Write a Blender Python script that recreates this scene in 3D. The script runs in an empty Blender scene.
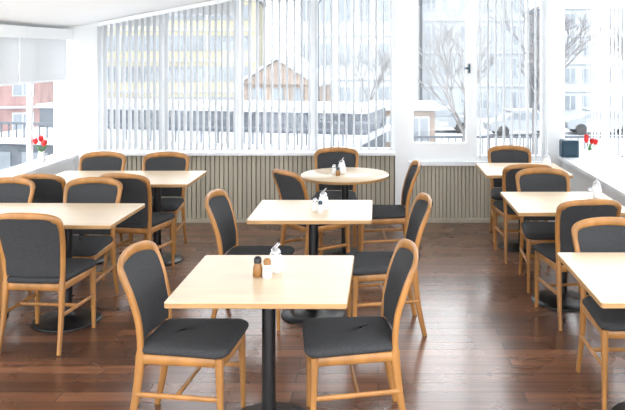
import bpy, math, random
from mathutils import Vector, Matrix
random.seed(7)
scene = bpy.context.scene
scene.view_settings.view_transform = 'Standard'
scene.view_settings.exposure = 0.0

# ------------------------------------------------------------------ materials
def lin(c):
    r = []
    for v in c:
        v = v/255.0
        r.append(v/12.92 if v <= 0.04045 else ((v+0.055)/1.055)**2.4)
    return (r[0], r[1], r[2], 1.0)

def mat(name, rgb, rough=0.5, metal=0.0, noise=None, bump=None, spec=None, trans=0.0):
    m = bpy.data.materials.new(name); m.use_nodes = True
    nt = m.node_tree; b = nt.nodes['Principled BSDF']
    b.inputs['Base Color'].default_value = lin(rgb)
    b.inputs['Roughness'].default_value = rough
    b.inputs['Metallic'].default_value = metal
    if spec is not None: b.inputs['Specular IOR Level'].default_value = spec
    if trans: b.inputs['Transmission Weight'].default_value = trans
    tc = nt.nodes.new('ShaderNodeTexCoord')
    if noise:
        mp = nt.nodes.new('ShaderNodeMapping'); mp.inputs['Scale'].default_value = noise[0]
        n = nt.nodes.new('ShaderNodeTexNoise'); n.inputs['Scale'].default_value = 1.0
        n.inputs['Detail'].default_value = 5
        r = nt.nodes.new('ShaderNodeValToRGB')
        a = noise[1]
        r.color_ramp.elements[0].position = 0.3; r.color_ramp.elements[1].position = 0.7
        r.color_ramp.elements[0].color = lin([max(0, v*(1-a)) for v in rgb])
        r.color_ramp.elements[1].color = lin([min(255, v*(1+a*0.6)) for v in rgb])
        nt.links.new(tc.outputs['Object'], mp.inputs['Vector'])
        nt.links.new(mp.outputs['Vector'], n.inputs['Vector'])
        nt.links.new(n.outputs['Fac'], r.inputs['Fac'])
        nt.links.new(r.outputs['Color'], b.inputs['Base Color'])
    if bump:
        n2 = nt.nodes.new('ShaderNodeTexNoise'); n2.inputs['Scale'].default_value = bump[0]
        bp = nt.nodes.new('ShaderNodeBump'); bp.inputs['Strength'].default_value = bump[1]
        bp.inputs['Distance'].default_value = 0.005
        nt.links.new(tc.outputs['Object'], n2.inputs['Vector'])
        nt.links.new(n2.outputs['Fac'], bp.inputs['Height'])
        nt.links.new(bp.outputs['Normal'], b.inputs['Normal'])
    return m

M_wood = mat('honey_beech', (176, 124, 68), 0.33, noise=((9, 9, 2.0), 0.18))
M_fab = mat('charcoal_fabric', (68, 69, 71), 0.95, noise=((220, 220, 220), 0.22), bump=(400, 0.4), spec=0.2)
M_top = mat('birch_laminate', (214, 193, 163), 0.28, noise=((2, 22, 2), 0.045))
M_edge = mat('birch_edge', (182, 142, 94), 0.4, noise=((6, 6, 40), 0.1))
M_black = mat('black_powdercoat', (22, 22, 24), 0.35)
M_white = mat('white_paint', (244, 246, 247), 0.45, noise=((1.5, 1.5, 1.5), 0.015))
M_ceil = mat('ceiling_paint', (250, 250, 250), 0.7, noise=((1, 1, 1), 0.01))
M_sill = mat('sill_paint', (238, 240, 243), 0.3, noise=((1, 1, 1), 0.01))
M_panel = mat('beige_panel', (190, 183, 165), 0.55, noise=((6, 6, 0.6), 0.08))
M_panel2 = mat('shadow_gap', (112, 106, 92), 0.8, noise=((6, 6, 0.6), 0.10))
M_steel = mat('steel', (190, 190, 192), 0.25, 1.0)
M_porc = mat('porcelain', (242, 242, 240), 0.2)
M_amber = mat('spice_amber', (150, 105, 55), 0.4)
M_dark = mat('dark_plastic', (30, 62, 80), 0.4)
M_red = mat('petal_red', (215, 30, 28), 0.5, noise=((30, 30, 30), 0.15))
M_green = mat('stem_green', (70, 125, 50), 0.5, noise=((30, 30, 30), 0.15))
M_snow = mat('snow', (172, 177, 183), 0.9, noise=((0.1, 0.1, 0.1), 0.12))
M_bark = mat('bark', (118, 116, 116), 0.9, noise=((3, 3, 3), 0.2))
M_byel = mat('ochre_facade', (168, 161, 138), 0.9, noise=((0.3, 0.3, 0.3), 0.06))  # outdoor haze is mixed into the facade colours: paler and greyer than the walls
M_bgry = mat('grey_facade', (148, 153, 158), 0.9, noise=((0.3, 0.3, 0.3), 0.06))
M_bwht = mat('pale_facade', (162, 166, 170), 0.9, noise=((0.3, 0.3, 0.3), 0.05))
M_brn = mat('brick_facade', (136, 122, 112), 0.9, noise=((1, 1, 1), 0.12))
M_bred = mat('red_facade', (146, 118, 115), 0.9, noise=((1, 1, 1), 0.12))
M_dgry = mat('slate_wall', (88, 93, 100), 0.9, noise=((0.5, 0.5, 0.5), 0.15))
M_pane = mat('far_pane', (124, 131, 138), 0.3, noise=((0.4, 0.4, 0.4), 0.15))
M_tyre = mat('tyre', (55, 55, 56), 0.8)

def slat_mat():
    m = bpy.data.materials.new('blind_fabric'); m.use_nodes = True
    nt = m.node_tree; nt.nodes.clear()
    o = nt.nodes.new('ShaderNodeOutputMaterial'); mx = nt.nodes.new('ShaderNodeMixShader')
    d = nt.nodes.new('ShaderNodeBsdfDiffuse'); t = nt.nodes.new('ShaderNodeBsdfTranslucent')
    n = nt.nodes.new('ShaderNodeTexNoise'); n.inputs['Scale'].default_value = 60
    r = nt.nodes.new('ShaderNodeValToRGB')
    r.color_ramp.elements[0].color = lin((216, 218, 220)); r.color_ramp.elements[1].color = lin((230, 231, 232))
    nt.links.new(n.outputs['Fac'], r.inputs['Fac'])
    nt.links.new(r.outputs['Color'], d.inputs['Color']); nt.links.new(r.outputs['Color'], t.inputs['Color'])
    mx.inputs[0].default_value = 0.35
    nt.links.new(d.outputs[0], mx.inputs[1]); nt.links.new(t.outputs[0], mx.inputs[2])
    nt.links.new(mx.outputs[0], o.inputs[0]); return m
M_slat = slat_mat()

def pane_mat():
    m = bpy.data.materials.new('window_glass'); m.use_nodes = True
    nt = m.node_tree; nt.nodes.clear()
    o = nt.nodes.new('ShaderNodeOutputMaterial'); mx = nt.nodes.new('ShaderNodeMixShader')
    t = nt.nodes.new('ShaderNodeBsdfTransparent'); g = nt.nodes.new('ShaderNodeBsdfGlossy')
    t.inputs[0].default_value = (0.97, 0.98, 0.98, 1); g.inputs['Roughness'].default_value = 0.02
    mx.inputs[0].default_value = 0.05
    nt.links.new(t.outputs[0], mx.inputs[1]); nt.links.new(g.outputs[0], mx.inputs[2])
    nt.links.new(mx.outputs[0], o.inputs[0]); return m
M_glass = pane_mat()

def floor_mat():
    m = bpy.data.materials.new('walnut_planks'); m.use_nodes = True
    nt = m.node_tree; b = nt.nodes['Principled BSDF']
    tc = nt.nodes.new('ShaderNodeTexCoord')
    br = nt.nodes.new('ShaderNodeTexBrick')
    br.inputs['Scale'].default_value = 1.0
    br.inputs['Brick Width'].default_value = 1.25; br.inputs['Row Height'].default_value = 0.115
    br.inputs['Mortar Size'].default_value = 0.0035; br.inputs['Mortar Smooth'].default_value = 0.3
    br.inputs['Bias'].default_value = 0.0
    br.offset = 0.37
    br.inputs['Color1'].default_value = lin((140, 96, 70)); br.inputs['Color2'].default_value = lin((88, 58, 44))
    br.inputs['Mortar'].default_value = lin((30, 20, 16))
    mp = nt.nodes.new('ShaderNodeMapping'); mp.inputs['Scale'].default_value = (1.6, 26, 1)
    n = nt.nodes.new('ShaderNodeTexNoise'); n.inputs['Scale'].default_value = 1; n.inputs['Detail'].default_value = 8
    r = nt.nodes.new('ShaderNodeValToRGB')
    r.color_ramp.elements[0].position = .3; r.color_ramp.elements[1].position = .72
    r.color_ramp.elements[0].color = (0.55, 0.52, 0.50, 1); r.color_ramp.elements[1].color = (1.2, 1.15, 1.1, 1)
    mx = nt.nodes.new('ShaderNodeMix'); mx.data_type = 'RGBA'; mx.blend_type = 'MULTIPLY'
    mx.inputs[0].default_value = 1.0
    nt.links.new(tc.outputs['Object'], br.inputs['Vector']); nt.links.new(tc.outputs['Object'], mp.inputs['Vector'])
    nt.links.new(mp.outputs[0], n.inputs['Vector']); nt.links.new(n.outputs['Fac'], r.inputs['Fac'])
    nt.links.new(br.outputs['Color'], mx.inputs[6]); nt.links.new(r.outputs['Color'], mx.inputs[7])
    nt.links.new(mx.outputs[2], b.inputs['Base Color'])
    n3 = nt.nodes.new('ShaderNodeTexNoise'); n3.inputs['Scale'].default_value = 3
    mr = nt.nodes.new('ShaderNodeMapRange'); mr.inputs[3].default_value = 0.22; mr.inputs[4].default_value = 0.34
    nt.links.new(tc.outputs['Object'], n3.inputs['Vector']); nt.links.new(n3.outputs['Fac'], mr.inputs[0])
    nt.links.new(mr.outputs[0], b.inputs['Roughness'])
    b.inputs['Specular IOR Level'].default_value = 0.7
    b.inputs['Coat Weight'].default_value = 0.35; b.inputs['Coat Roughness'].default_value = 0.15
    bp = nt.nodes.new('ShaderNodeBump'); bp.inputs['Strength'].default_value = 0.45; bp.inputs['Distance'].default_value = 0.002
    bp.invert = True
    nt.links.new(br.outputs['Fac'], bp.inputs['Height']); nt.links.new(bp.outputs[0], b.inputs['Normal'])
    return m
M_floor = floor_mat()

# ------------------------------------------------------------------ mesh builder
class MB:
    def __init__(s): s.v = []; s.f = []; s.m = []; s.sm = []; s.mats = []
    def mi(s, m):
        if m not in s.mats: s.mats.append(m)
        return s.mats.index(m)
    def add(s, vs, fs, m, smooth=False):
        o = len(s.v); s.v += [tuple(v) for v in vs]; k = s.mi(m)
        for f in fs:
            s.f.append([i+o for i in f]); s.m.append(k); s.sm.append(smooth)
    def box(s, x0, x1, y0, y1, z0, z1, m, M=None):
        vs = [Vector((x, y, z)) for z in (z0, z1) for y in (y0, y1) for x in (x0, x1)]
        if M is not None: vs = [M @ v for v in vs]
        s.add(vs, [(0, 2, 3, 1), (4, 5, 7, 6), (0, 1, 5, 4), (2, 6, 7, 3), (0, 4, 6, 2), (1, 3, 7, 5)], m)
    def lathe(s, prof, c, m, n=28, cap=True):
        vs = []; fs = []
        for r, z in prof:
            for i in range(n):
                a = 2*math.pi*i/n; vs.append((c[0]+r*math.cos(a), c[1]+r*math.sin(a), c[2]+z))
        for j in range(len(prof)-1):
            for i in range(n):
                fs.append((j*n+i, j*n+(i+1) % n, (j+1)*n+(i+1) % n, (j+1)*n+i))
        s.add(vs, fs, m, True)
        if cap:
            s.add(vs[:n], [tuple(reversed(range(n)))], m); s.add(vs[-n:], [tuple(range(n))], m)
    def sweep(s, path, radii, m, ref=(0, 1, 0), n=10, power=1.0):
        P = [Vector(p) for p in path]; ref = Vector(ref); vs = []; fs = []
        L = len(P)
        for i, p in enumerate(P):
            t = (P[min(i+1, L-1)]-P[max(i-1, 0)]).normalized()
            b = (ref - t*ref.dot(t))
            if b.length < 1e-3: b = Vector((1, 0, 0))
            b.normalize(); a = t.cross(b)
            ra, rb = radii[i] if isinstance(radii, list) else radii
            for k in range(n):
                q = 2*math.pi*k/n; c = math.cos(q); d = math.sin(q)
                c = math.copysign(abs(c)**power, c); d = math.copysign(abs(d)**power, d)
                vs.append(p+a*ra*c+b*rb*d)
        for i in range(L-1):
            for k in range(n):
                fs.append((i*n+k, i*n+(k+1) % n, (i+1)*n+(k+1) % n, (i+1)*n+k))
        s.add(vs, fs, m, True)
        s.add(vs[:n], [tuple(reversed(range(n)))], m); s.add(vs[-n:], [tuple(range(n))], m)
    def rings(s, rings, m, smooth=True, capb=True, capt=True):
        n = len(rings[0]); vs = [v for r in rings for v in r]; fs = []
        for j in range(len(rings)-1):
            for i in range(n):
                fs.append((j*n+i, j*n+(i+1) % n, (j+1)*n+(i+1) % n, (j+1)*n+i))
        s.add(vs, fs, m, smooth)
        if capb: s.add(rings[0], [tuple(reversed(range(n)))], m, False)
        if capt: s.add(rings[-1], [tuple(range(n))], m, False)
    def mesh(s, name):
        me = bpy.data.meshes.new(name); me.from_pydata(s.v, [], s.f)
        for m in s.mats: me.materials.append(m)
        me.polygons.foreach_set('material_index', s.m); me.polygons.foreach_set('use_smooth', s.sm)
        me.update(); return me
    def obj(s, name, loc=(0, 0, 0), rot=0.0):
        o = bpy.data.objects.new(name, s.mesh(name)); o.location = loc; o.rotation_euler = (0, 0, rot)
        scene.collection.objects.link(o); return o

def place(me, name, loc, rot=0.0):
    o = bpy.data.objects.new(name, me); o.location = loc; o.rotation_euler = (0, 0, rot)
    scene.collection.objects.link(o); return o

def catmull(pts, k=6):
    P = [Vector(p) for p in pts]; out = []
    P = [P[0]*2-P[1]]+P+[P[-1]*2-P[-2]]
    for i in range(1, len(P)-2):
        a, b, c, d = P[i-1:i+3]
        for j in range(k):
            t = j/k
            out.append(0.5*((2*b)+(c-a)*t+(2*a-5*b+4*c-d)*t*t+(3*b-a-3*c+d)*t**3))
    out.append(P[-2]); return out

def rrect(w, d, r, z, n=6, cx=0, cy=0, wf=None):
    pts = []; wf = wf or w
    for sx, sy, a0 in ((1, 1, 0), (-1, 1, 90), (-1, -1, 180), (1, -1, 270)):
        ww = wf if sy > 0 else w
        for i in range(n+1):
            a = math.radians(a0+90*i/n)
            pts.append(Vector((cx+sx*(ww/2-r)+r*math.cos(a), cy+sy*(d/2-r)+r*math.sin(a), z)))
    return pts

# ------------------------------------------------------------------ dining chair
def chair_mesh():
    b = MB()
    right = [(.200, -.275, 0), (.192, -.232, .2), (.188, -.208, .42), (.196, -.214, .58), (.210, -.246, .71),
             (.217, -.280, .80), (.204, -.303, .850), (.13, -.325, .874), (0, -.338, .882)]
    full = right+[(-x, y, z) for x, y, z in reversed(right[:-1])]
    path = catmull(full, 6)
    rad = []
    for p in path:
        if p.z < .42: k = .012+.007*(p.z/.42); rad.append((k, k+.004))
        elif p.z < .80: rad.append((.016, .016))
        else:
            t = min(1, (p.z-.80)/.07); rad.append((.016+.010*t, .016-.003*t))
    b.sweep(path, rad, M_wood, (0, 1, 0), 12, 0.75)
    for sx in (1, -1):
        b.sweep([(sx*.205, .205, 0), (sx*.203, .202, .2), (sx*.200, .195, .425)], [(.012, .012), (.016, .016), (.021, .021)], M_wood, (0, 1, 0), 12, .7)
        b.sweep([(sx*.200, -.228, .235), (sx*.206, .2, .225)], (.009, .013), M_wood, (0, 0, 1), 8, .8)
        b.sweep([(sx*.190, -.205, .405), (sx*.203, .195, .405)], (.011, .026), M_wood, (0, 0, 1), 8, .6)
    b.sweep([(-.203, -.02, .23), (.203, -.02, .23)], (.009, .012), M_wood, (0, 0, 1), 8, .8)
    b.sweep([(-.19, -.205, .405), (.19, -.205, .405)], (.011, .026), M_wood, (0, 0, 1), 8, .6)
    fr = [(-.203, .198, .405), (-.12, .212, .405), (0, .218, .405), (.12, .212, .405), (.203, .198, .405)]
    b.sweep(catmull(fr, 4), (.011, .026), M_wood, (0, 0, 1), 8, .6)
    rr = []
    for inset, z in ((.012, .425), (0.0, .434), (-.006, .447), (-.002, .461), (.012, .471), (.045, .478), (.11, .483), (.17, .484)):
        ring = rrect(.40-2*inset, .452-2*inset, max(.006, .055-inset*.5) if inset < .05 else .04, z, 6, 0, .005, wf=.452-2*inset)
        for p in ring:
            if p.y > 0: p.y += .014*(1-(p.x/.23)**2)
        rr.append(ring)
    b.rings(rr, M_fab)
    def post(z):
        for i in range(len(right)-1):
            z0, z1 = right[i][2], right[i+1][2]
            if z0 <= z <= z1:
                t = (z-z0)/(z1-z0); return (right[i][0]*(1-t)+right[i+1][0]*t, right[i][1]*(1-t)+right[i+1][1]*t)
        return (right[-1][0], right[-1][1])
    NU, NV = 14, 14
    def surf(off, thick):
        g = []
        for j in range(NV+1):
            row = []
            for i in range(NU+1):
                u = -1+2*i/NU; v = j/NV
                ztop = .868-.035*abs(u)**5; z = .478+(ztop-.478)*v
                w, y = post(min(z, .80)); 
                if z > .8: y = -.280-(z-.80)*.55
                w = w-.010
                y = y-.036*(1-u*u)*(.55+.45*v)
                puff = (1-abs(u)**6)*(1-abs(2*v-1)**6)
                row.append(Vector((u*w, y+off*(thick*.55+thick*.45*puff), z)))
            g.append(row)
        return g
    A = surf(1, .017); B = surf(-1, .014)
    for g, flip in ((A, False), (B, True)):
        vs = [p for r in g for p in r]; fs = []
        for j in range(NV):
            for i in range(NU):
                q = (j*(NU+1)+i, j*(NU+1)+i+1, (j+1)*(NU+1)+i+1, (j+1)*(NU+1)+i)
                fs.append(q if flip else q[::-1])
        b.add(vs, fs, M_fab, True)
    edge = [(j, 0) for j in range(NV+1)]+[(NV, i) for i in range(1, NU+1)]+[(j, NU) for j in range(NV-1, -1, -1)]+[(0, i) for i in range(NU-1, 0, -1)]
    n = len(edge); vs = [A[j][i] for j, i in edge]+[B[j][i] for j, i in edge]
    b.add(vs, [(k, (k+1) % n, n+(k+1) % n, n+k) for k in range(n)], M_fab)
    b.v = [(x*.96, y*.96, z*.97) for x, y, z in b.v]
    return b.mesh('dining_chair')
CH = chair_mesh()
chairs = [
    (-.915, 3.68, -5), (-.14, 3.70, 188),
    (-.84, 5.13, -5), (.02, 4.98, 187),
    (-.53, 6.30, 40), (.04, 6.56, 184), (-.42, 7.22, 270),
    (-2.12, 4.79, 86), (-2.20, 5.42, 268), (-2.86, 5.42, 272),
    (-2.72, 6.22, 88), (-2.00, 6.24, 80), (-2.67, 6.90, 270), (-2.04, 6.88, 272),
    (1.34, 7.38, 266), (1.30, 6.74, 92), (1.36, 5.88, 268), (1.37, 5.20, 97), (1.36, 4.03, 272)]
for x, y, a in chairs:
    place(CH, 'dining_chair', (x, y, 0), math.radians(a-90))

# ------------------------------------------------------------------ tables
def pedestal(b, x, y):
    b.lathe([(.225, 0), (.228, .006), (.222, .014), (.15, .024), (.07, .034), (.045, .05), (.036, .07)], (x, y, 0), M_black, 40)
    b.lathe([(.036, .05), (.034, .2), (.034, .70)], (x, y, 0), M_black, 24)
    b.box(x-.24, x+.24, y-.025, y+.025, .695, .711, M_black); b.box(x-.025, x+.025, y-.24, y+.24, .694, .710, M_black)
    b.lathe([(.06, .665), (.075, .694)], (x, y, 0), M_black, 24)
def rect_table(name, x, y, w, d, rot=0, peds=((0, 0),)):
    b = MB()
    b.rings([rrect(w-.01, d-.01, .012, .711), rrect(w, d, .014, .715), rrect(w, d, .014, .736)], M_edge, False, True, False)
    b.rings([rrect(w, d, .014, .736), rrect(w-.006, d-.006, .012, .740)], M_top, False, False, True)
    for px, py in peds: pedestal(b, px, py)
    return b.obj(name, (x, y, 0), math.radians(rot))
rect_table('cafe_table', -.54, 3.66, .815, .77, -.6)
rect_table('cafe_table', -.455, 5.22, .83, .67)
rect_table('cafe_table', -2.38, 5.10, 1.34, .68, -1, ((.24, 0), (-.42, 0)))
rect_table('cafe_table', -2.26, 6.57, 1.32, .70, 0, ((.30, 0), (-.36, 0)))
rect_table('cafe_table', 1.39, 3.69, .80, .82)
rect_table('cafe_table', 1.37, 5.50, .80, .76)
rect_table('cafe_table', 1.37, 7.04, .78, .74)
b = MB()
b.lathe([(.395, .711), (.40, .715), (.40, .734)], (0, 0, 0), M_edge, 64)
b.lathe([(.40, .734), (.397, .740), (.001, .740)], (0, 0, 0), M_top, 64, False)
pedestal(b, 0, 0); b.obj('round_cafe_table', (-.30, 6.73, 0))

# ------------------------------------------------------------------ table condiments
T = .740
def sugar(name, x, y, s=1.0):
    b = MB()
    b.lathe([(.030*s, 0), (.036*s, .01*s), (.038*s, .05*s), (.030*s, .085*s), (.024*s, .095*s)], (0, 0, 0), M_porc, 24)
    b.lathe([(.026*s, .094*s), (.026*s, .108*s), (.014*s, .122*s), (.006*s, .126*s)], (0, 0, 0), M_steel, 24)
    b.sweep([(0, 0, .12*s), (.008*s, 0, .137*s), (.02*s, 0, .148*s)], (.005*s, .005*s), M_steel)
    b.obj(name, (x, y, T))
def shaker(name, x, y, m, s=1.0, cap=M_dark):
    b = MB()
    b.lathe([(.017*s, 0), (.020*s, .006*s), (.019*s, .035*s), (.013*s, .055*s)], (0, 0, 0), m, 20)
    b.lathe([(.015*s, .054*s), (.016*s, .07*s), (.010*s, .078*s), (.003*s, .08*s)], (0, 0, 0), cap, 20)
    b.obj(name, (x, y, T))
sugar('sugar_shaker', -.515, 3.74, .95); shaker('pepper_shaker', -.595, 3.66, M_amber, 1.25, M_black)
shaker('salt_shaker', -.545, 3.64, M_porc, 1.2, M_amber); sugar('milk_jug', -.535, 3.84, .80)
sugar('sugar_shaker', -.385, 5.22, 1.0); shaker('salt_shaker', -.44, 5.18, M_porc, 1.1, M_steel); shaker('pepper_shaker', -.40, 5.13, M_porc, 1.0)
sugar('sugar_shaker', -.33, 6.75, 1.0); shaker('salt_shaker', -.40, 6.72, M_porc, 1.1, M_steel); shaker('pepper_shaker', -.36, 6.64, M_amber, 1.0)
sugar('sugar_shaker', 1.66, 5.62, 1.05); shaker('salt_shaker', 1.60, 5.58, M_porc, 1.1, M_steel)
sugar('sugar_shaker', 1.62, 7.10, 1.0)

# ------------------------------------------------------------------ room shell
BY = 8.05; XL = -3.42; XR = 2.40; YF = -1.0
def cz(x): return 2.10+.19*(x-XL)
b = MB(); b.box(XL-.1, XR+.1, YF, BY+.12, -.08, 0, M_floor); b.obj('floor')
b = MB()
vs = [(XL-.15, YF, cz(XL-.15)), (XR+.15, YF, cz(XR+.15)), (XR+.15, BY+.15, cz(XR+.15)), (XL-.15, BY+.15, cz(XL-.15))]
vs2 = [(x, y, z+.12) for x, y, z in vs]
b.add(vs+vs2, [(3, 2, 1, 0), (4, 5, 6, 7), (0, 1, 5, 4), (1, 2, 6, 5), (2, 3, 7, 6), (3, 0, 4, 7)], M_ceil); b.obj('ceiling')

b = MB()
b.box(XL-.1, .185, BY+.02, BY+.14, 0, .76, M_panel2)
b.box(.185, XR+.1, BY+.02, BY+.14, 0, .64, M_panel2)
b.box(XL-.1, -3.03, BY-.02, BY+.14, 0, cz(-3.4), M_white)
b.box(.185, .335, BY-.04, BY+.14, 0, cz(.185), M_white)
b.box(1.84, 2.0, BY-.02, BY+.14, 0, cz(1.84), M_white)
b.box(2.0, XR+.1, BY-.02, BY+.14, 0, .735, M_white)
b.obj('wall_back')
b = MB()
x = -3.02
while x < .14:
    b.box(x, x+.040, BY-.006, BY+.022, .04, .735, M_panel); x += .050
b.box(-3.03, .185, BY-.03, BY+.02, 0, .04, M_panel)
b.obj('trim_1')
b = MB()
x = .34
while x < 1.80:
    b.box(x, x+.034, BY-.006, BY+.022, .04, .62, M_panel); x += .041
b.box(.335, 1.84, BY-.03, BY+.02, 0, .04, M_panel)
b.obj('trim_2')
b = MB(); b.box(-3.03, .185, BY-.09, BY+.14, .735, .765, M_sill); b.box(.335, 1.84, BY-.05, BY+.14, .62, .66, M_sill); b.obj('trim_3')

def frame_x(b, x0, x1, z0, z1, t, y=BY+.03, d=.06):
    b.box(x0, x0+t, y, y+d, z0, z1, M_white); b.box(x1-t, x1, y, y+d, z0, z1, M_white)
    b.box(x0+t, x1-t, y, y+d, z0, z0+t, M_white); b.box(x0+t, x1-t, y, y+d, z1-t, z1, M_white)
    b.add([(x0+t, y+.03, z0+t), (x1-t, y+.03, z0+t), (x1-t, y+.03, z1-t), (x0+t, y+.03, z1-t)], [(0, 1, 2, 3)], M_glass)
edges = [-3.03, -2.36, -1.545, -.70, .185]
for i in range(4):
    b = MB(); x0, x1 = edges[i], edges[i+1]
    frame_x(b, x0, x1, .765, cz(x0)-.01, .035); b.obj('window_%d' % (i+1))
b = MB(); frame_x(b, .335, 1.02, .66, cz(.335)-.02, .055)
b.box(.39, .965, BY+.02, BY+.08, .715, .86, M_white)
b.box(.985, 1.005, BY+.0, BY+.03, 1.62, 1.72, M_dark); b.box(.95, 1.0, BY-.015, BY+.005, 1.66, 1.685, M_dark)
b.obj('window_5')
b = MB(); frame_x(b, 1.02, 1.84, .66, cz(1.02)-.02, .06); b.obj('window_6')
b = MB(); frame_x(b, 2.0, XR+.1, .735, cz(2.0)-.02, .04); b.obj('window_30')
b = MB()
def header(x0, x1, z):
    vs = [(x0, BY+.0, z), (x1, BY+.0, z), (x1, BY+.0, cz(x1)), (x0, BY+.0, cz(x0)), (x0, BY+.12, z), (x1, BY+.12, z), (x1, BY+.12, cz(x1)), (x0, BY+.12, cz(x0))]
    b.add(vs, [(0, 1, 2, 3), (7, 6, 5, 4), (0, 4, 5, 1), (2, 6, 7, 3), (0, 3, 7, 4), (1, 5, 6, 2)], M_white)
for i in range(4): header(edges[i], edges[i+1], cz(edges[i])-.03)
header(.185, .335, cz(.185)-.01); header(.335, 1.02, cz(.335)-.04); header(1.02, 1.84, cz(1.02)-.04); header(1.84, 2.0, cz(1.84)-.01); header(2.0, XR+.1, cz(2.0)-.04); header(XL-.1, -3.03, cz(XL)-.02)
b.obj('trim_4')

b = MB(); b.box(XL-.12, XL+.12, YF, BY-.02, 0, .70, M_white); b.obj('wall_left')
b = MB(); b.box(XL-.12, XL+.16, YF, BY-.02, .70, .735, M_sill); b.obj('trim_5')
b = MB(); b.box(2.0, XR+.12, YF, BY-.02, 0, .70, M_white); b.obj('wall_right')
b = MB(); b.box(1.94, XR+.12, YF, BY-.02, .70, .735, M_sill); b.obj('trim_6')
def frame_y(b, y0, y1, z0, z1, t, x, d=.04):
    b.box(x-d, x+d, y0, y0+t, z0, z1, M_white); b.box(x-d, x+d, y1-t, y1, z0, z1, M_white)
    b.box(x-d, x+d, y0+t, y1-t, z0, z0+t, M_white); b.box(x-d, x+d, y0+t, y1-t, z1-t, z1, M_white)
    b.add([(x, y0+t, z0+t), (x, y1-t, z0+t), (x, y1-t, z1-t), (x, y0+t, z1-t)], [(0, 1, 2, 3)], M_glass)
k = 7
y = BY-.02
while y > 0.5:
    b = MB(); frame_y(b, y-.72, y, .735, cz(XL)-.01, .028, XL-.02, .02); b.obj('window_%d' % k); k += 1; y -= .72
y = BY-.02
while y > 0.5:
    b = MB(); frame_y(b, y-1.3, y, .735, cz(XR)-.03, .04, XR+.06, .03); b.obj('window_%d' % k); k += 1; y -= 1.3

y = BY-.06
for i in range(7):
    b = MB()
    b.box(XL+.055, XL+.058, y-1.045, y-.005, 1.56, 2.0, M_slat)
    b.box(XL+.048, XL+.066, y-1.045, y-.005, 1.545, 1.565, M_white)
    b.box(XL+.01, XL+.13, y-1.055, y, 1.98, 2.09, M_white)
    b.obj('roller_blind'); y -= 1.06

def vblind(x0, x1, sp, ang, zb=.80, w=.085):
    b = MB(); x = x0
    while x < x1:
        a = math.radians(ang+random.uniform(-5, 5)); dx = math.cos(a)*w/2; dy = math.sin(a)*w/2
        yc = BY-.085; zt = cz(x)-.05
        nx, ny = -math.sin(a)*.0015, math.cos(a)*.0015
        vs = [(x-dx-nx, yc-dy-ny, zb), (x+dx-nx, yc+dy-ny, zb), (x+dx+nx, yc+dy+ny, zb), (x-dx+nx, yc-dy+ny, zb)]
        vs += [(p[0], p[1], zt) for p in vs]
        b.add(vs, [(3, 2, 1, 0), (4, 5, 6, 7), (0, 1, 5, 4), (1, 2, 6, 5), (2, 3, 7, 6), (3, 0, 4, 7)], M_slat)
        x += sp
    for X0, X1 in ((x0-.03, x1),):
        z0, z1 = cz(X0)-.055, cz(X1)-.055; y0, y1 = BY-.11, BY-.06
        vs = [(X0, y0, z0), (X1, y0, z1), (X1, y1, z1), (X0, y1, z0), (X0, y0, z0+.045), (X1, y0, z1+.045), (X1, y1, z1+.045), (X0, y1, z0+.045)]
        b.add(vs, [(3, 2, 1, 0), (4, 5, 6, 7), (0, 1, 5, 4), (1, 2, 6, 5), (2, 3, 7, 6), (3, 0, 4, 7)], M_white)
    b.box(x0, x1-.02, BY-.087, BY-.085, zb+.004, zb+.008, M_white)
    b.obj('vertical_blind')
vblind(-3.0, -1.55, .066, 84)
vblind(-1.54, .17, .080, 80)
vblind(1.10, 1.80, .085, 96, .70)
b = MB()
yy = 7.95
while yy > 3.0:
    M = Matrix.Translation((2.30, yy, 0)) @ Matrix.Rotation(math.radians(62), 4, 'Z')
    b.box(-.037, .037, -.001, .001, .78, cz(2.27)-.04, M_slat, M); yy -= .115
b.box(2.275, 2.325, 2.95, 7.99, cz(2.275)-.05, cz(2.275)-.01, M_white)
b.obj('vertical_blind')

def tulips(x, y, z):
    b = MB()
    b.lathe([(.028, 0), (.034, .01), (.04, .06), (.03, .10), (.026, .125), (.030, .13)], (0, 0, 0), M_porc, 24)
    for i in range(4):
        a = i*1.7+.4; r = .03+.012*i; h = .19+.018*((i*2) % 3)
        tip = Vector((math.cos(a)*r, math.sin(a)*r, h))
        b.sweep(catmull([(0, 0, .08), (tip.x*.4, tip.y*.4, .15), tip], 4), (.003, .003), M_green, (1, 0.1, 0), 6)
        b.lathe([(.004, -.004), (.018, .006), (.023, .022), (.019, .042), (.010, .052)], tip, M_red, 10)
        for q in range(3):
            c = a+q*2.1; 
            b.sweep([tip+Vector((math.cos(c)*.012, math.sin(c)*.012, .0)), tip+Vector((math.cos(c)*.022, math.sin(c)*.022, .03)), tip+Vector((math.cos(c)*.016, math.sin(c)*.016, .062))],
                    [(.006, .004), (.014, .004), (.002, .002)], M_red, (math.cos(c), math.sin(c), 0), 8)
        l = a+.8
        b.sweep(catmull([(0, 0, .10), (math.cos(l)*.04, math.sin(l)*.04, .17), (math.cos(l)*.075, math.sin(l)*.075, .185)], 4),
                [(.004, .002)]+[(.010, .002)]*7+[(.002, .001)], M_green, (0, 0, 1), 6)
    b.obj('tulip_vase', (x, y, z))
tulips(XL+.085, 7.33, .735); tulips(2.13, 7.45, .735)
b = MB()
b.rings([rrect(.18, .13, .015, 0), rrect(.185, .135, .018, .01), rrect(.185, .135, .018, .17), rrect(.17, .12, .015, .18)], M_dark, False)
b.rings([[Vector((p.x, -.0675-.004*k, p.y+.09)) for p in rrect(.15-.01*k, .14-.01*k, .01, 0)] for k in (0, 1)], M_dark, False)
b.obj('tabletop_speaker', (2.035, 7.88, .735))

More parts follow.
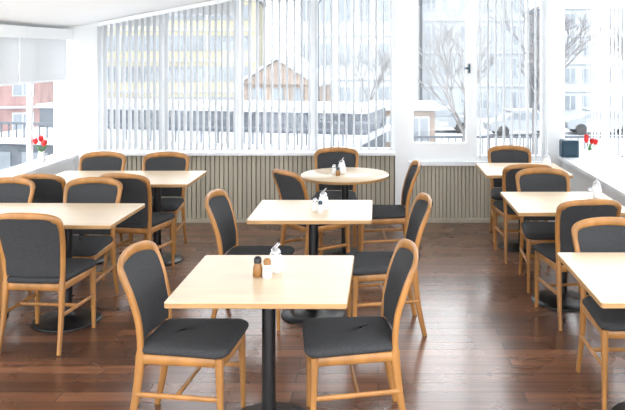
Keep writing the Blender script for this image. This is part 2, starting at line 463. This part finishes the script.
# ------------------------------------------------------------------ outdoors
G = -3.0
b = MB(); b.box(-90, 90, 9, 160, G-.2, G, M_snow); b.obj('ground')
def building(name, x, y, w, d, z1, m, rot, floors, cols, band=False, roof=None, z0=G):
    b = MB(); b.box(-w/2, w/2, 0, d, z0, z1, m)
    b.box(-w/2-.2, w/2+.2, -.2, d+.2, z1, z1+.25, roof or M_snow)
    fh = (z1-z0)/floors
    for f in range(floors):
        za = z0+f*fh+fh*.32; zb = z0+f*fh+fh*.82
        if band:
            b.box(-w/2+.4, w/2-.4, -.06, 0, za, zb, M_pane)
            for c in range(cols+1):
                xx = -w/2+.4+(w-.8)*c/cols; b.box(xx-.08, xx+.08, -.1, 0, za, zb, M_bwht)
        else:
            for c in range(cols):
                xc = -w/2+w*(c+.5)/cols; ww = w/cols*.27
                b.box(xc-ww-.08, xc+ww+.08, -.05, 0, za-.08, zb+.08, M_bwht)
                b.box(xc-ww, xc+ww, -.08, -.05, za, zb, M_pane)
                b.box(xc-.04, xc+.04, -.1, -.08, za, zb, M_bwht)
        b.box(-w/2, w/2, -.12, 0, z0+f*fh-.06, z0+f*fh+.06, M_bwht)
    return b.obj(name, (x, y, 0), math.radians(rot))
building('apartment_building', -15.5, 51, 14, 8, 5.5, M_byel, 4, 4, 9, True)
building('apartment_building', -1.6, 51, 8, 8, 9, M_bwht, 0, 4, 6)
building('apartment_building', 7.0, 54, 7.5, 8, 9.0, M_bgry, 0, 5, 6)
building('apartment_building', 17.5, 54, 11, 8, 5.0, M_bwht, -4, 4, 8)
building('apartment_building', -38, 62, 20, 10, 8.0, M_bgry, 15, 5, 10)
building('apartment_building', 36, 50, 20, 10, 8.0, M_bgry, -25, 5, 10)
building('town_house', -20, 38, 5, 6, 1.0, M_bred, 10, 2, 3)
b = MB()
b.box(-6.6, 6.6, 0, 7, G, -1.3, M_dgry); b.box(-6.8, 6.8, -.2, 7.2, -1.3, -1.12, M_snow)
b.box(-6.6, 6.6, 3.4, 7, -1.12, -.35, M_dgry); b.box(-6.7, 6.7, 3.3, 7.1, -.35, -.2, M_snow)
for i in range(9): b.box(-6.2+i*1.45, -5.2+i*1.45, -.04, 0, -2.3, -1.6, M_pane)
for i in range(45): b.box(-6.6+i*.3, -6.56+i*.3, .1, .14, -1.12, -.62, M_dgry)
b.box(-6.6, 6.64, .08, .16, -.66, -.58, M_dgry)
b.obj('storage_building', (-7.6, 24.5, 0), math.radians(-12))
building('kiosk', 1.2, 35, 3.0, 3, -.9, M_brn, 0, 1, 2)
b = MB(); b.box(-2, 2, 0, 5, G, .1, M_brn)
b.add([(-2.1, -.2, .1), (2.1, -.2, .1), (0, -.2, 1.4), (-2.1, 5.2, .1), (2.1, 5.2, .1), (0, 5.2, 1.4)], [(0, 1, 2), (5, 4, 3), (0, 2, 5, 3), (2, 1, 4, 5), (0, 3, 4, 1)], M_brn)
for sx in (1, -1):
    b.add([(sx*2.3, -.35, .0), (0, -.35, 1.46), (0, 5.35, 1.46), (sx*2.3, 5.35, .0), (sx*2.3, -.35, .16), (0, -.35, 1.62), (0, 5.35, 1.62), (sx*2.3, 5.35, .16)],
          [(0, 1, 2, 3), (4, 5, 6, 7), (0, 1, 5, 4), (0, 3, 7, 4), (3, 2, 6, 7)], M_snow)
for xx in (-1.1, 0, 1.1):
    for zz in (-2.2, -.9): b.box(xx-.3, xx+.3, -.05, 0, zz, zz+.8, M_pane)
b.obj('gabled_house', (-5.4, 40, 0), math.radians(-6))
b = MB()
for i in range(50): b.box(-7.5+i*.3, -7.46+i*.3, 0, .04, G, G+1.1, M_dgry)
b.box(-7.5, 7.5, -.02, .06, G+1.05, G+1.15, M_dgry); b.box(-7.5, 7.5, 0, .04, G+.2, G+.28, M_dgry); b.obj('street_railing', (8.5, 32.6, 0), 0)
def car(x, y, rot, m):
    b = MB(); prof = [(-2.1, .35), (-2.15, .75), (-1.9, .9), (-1.3, 1.0), (-.8, 1.42), (.7, 1.45), (1.3, 1.0), (2.0, .88), (2.15, .6), (2.1, .35)]
    n = len(prof)
    vs = [Vector((p, -.85, q)) for p, q in prof]+[Vector((p, .85, q)) for p, q in prof]
    b.add(vs, [tuple(range(n)), tuple(reversed(range(n, 2*n)))]+[(i, n+i, n+(i+1) % n, (i+1) % n) for i in range(n)], m)
    for sy in (-.87, .87):
        b.add([(-1.15, sy, 1.0), (-.72, sy, 1.35), (.62, sy, 1.37), (1.1, sy, 1.0)], [(0, 1, 2, 3)], M_pane)
        for wx in (-1.35, 1.35):
            pts = [Vector((wx+.33*math.cos(t*math.pi/10), sy*.9, .33+.33*math.sin(t*math.pi/10))) for t in range(20)]
            b.rings([pts, [Vector((p.x, sy*1.03, p.z)) for p in pts]], M_tyre, True)
    b.box(-.9, .75, -.7, .7, 1.45, 1.52, M_snow)
    b.obj('parked_car', (x, y, G), math.radians(rot))
car(8.4, 43, 5, M_bgry); car(13.2, 44, 0, M_bgry); car(3.6, 45, 0, M_bgry); car(-18, 25, 70, M_bred)
def tree(x, y, h, seed):
    rnd = random.Random(seed); b = MB()
    def br(p, d, L, r, depth):
        q = p+d*L*.5+Vector((rnd.uniform(-.06, .06), rnd.uniform(-.06, .06), 0))*L; e = p+d*L
        b.sweep([p, q, e], [(r, r), (r*.85, r*.85), (r*.68, r*.68)], M_bark, (.3, 1, .1), 5)
        if depth == 0: return
        for i in range(3 if depth < 5 else 4):
            a = rnd.uniform(0, 6.28); s = rnd.uniform(.35, .75)
            nd = (d+Vector((math.cos(a)*s, math.sin(a)*s, rnd.uniform(-.1, .25)))).normalized()
            br(p+d*L*rnd.uniform(.65, 1.0), nd, L*rnd.uniform(.6, .8), r*.6, depth-1)
    br(Vector((0, 0, 0)), Vector((0, 0, 1)), h*.3, h*.012, 5)
    b.obj('bare_tree', (x, y, G))
tree(3.2, 27, 8, 3); tree(6.3, 30, 8, 5); tree(8.6, 37, 10, 8); tree(-.5, 42.5, 7, 11); tree(13.5, 35.5, 9, 21)
b = MB(); b.lathe([(.09, 0), (.06, 1), (.05, 7)], (0, 0, 0), M_dgry, 10)
b.sweep(catmull([(0, 0, 6.9), (.4, 0, 7.4), (1.4, 0, 7.5)], 4), (.04, .04), M_dgry); b.box(1.2, 1.9, -.12, .12, 7.42, 7.52, M_dgry); b.obj('street_lamp', (-2.6, 32, G))

# ------------------------------------------------------------------ light
w = bpy.data.worlds.new('overcast_sky'); scene.world = w; w.use_nodes = True
bg = w.node_tree.nodes['Background']; bg.inputs[0].default_value = (0.95, 0.975, 1.0, 1); bg.inputs[1].default_value = 5.1

cam = bpy.data.cameras.new('camera'); co = bpy.data.objects.new('camera', cam); scene.collection.objects.link(co)
co.location = (0, 0, 1.85); co.rotation_euler = (math.radians(90), 0, 0)
cam.sensor_fit = 'HORIZONTAL'; cam.sensor_width = 36; cam.lens = 36*740/625
cam.shift_x = -65.5/625; cam.shift_y = -153/625; cam.clip_end = 500
scene.camera = co
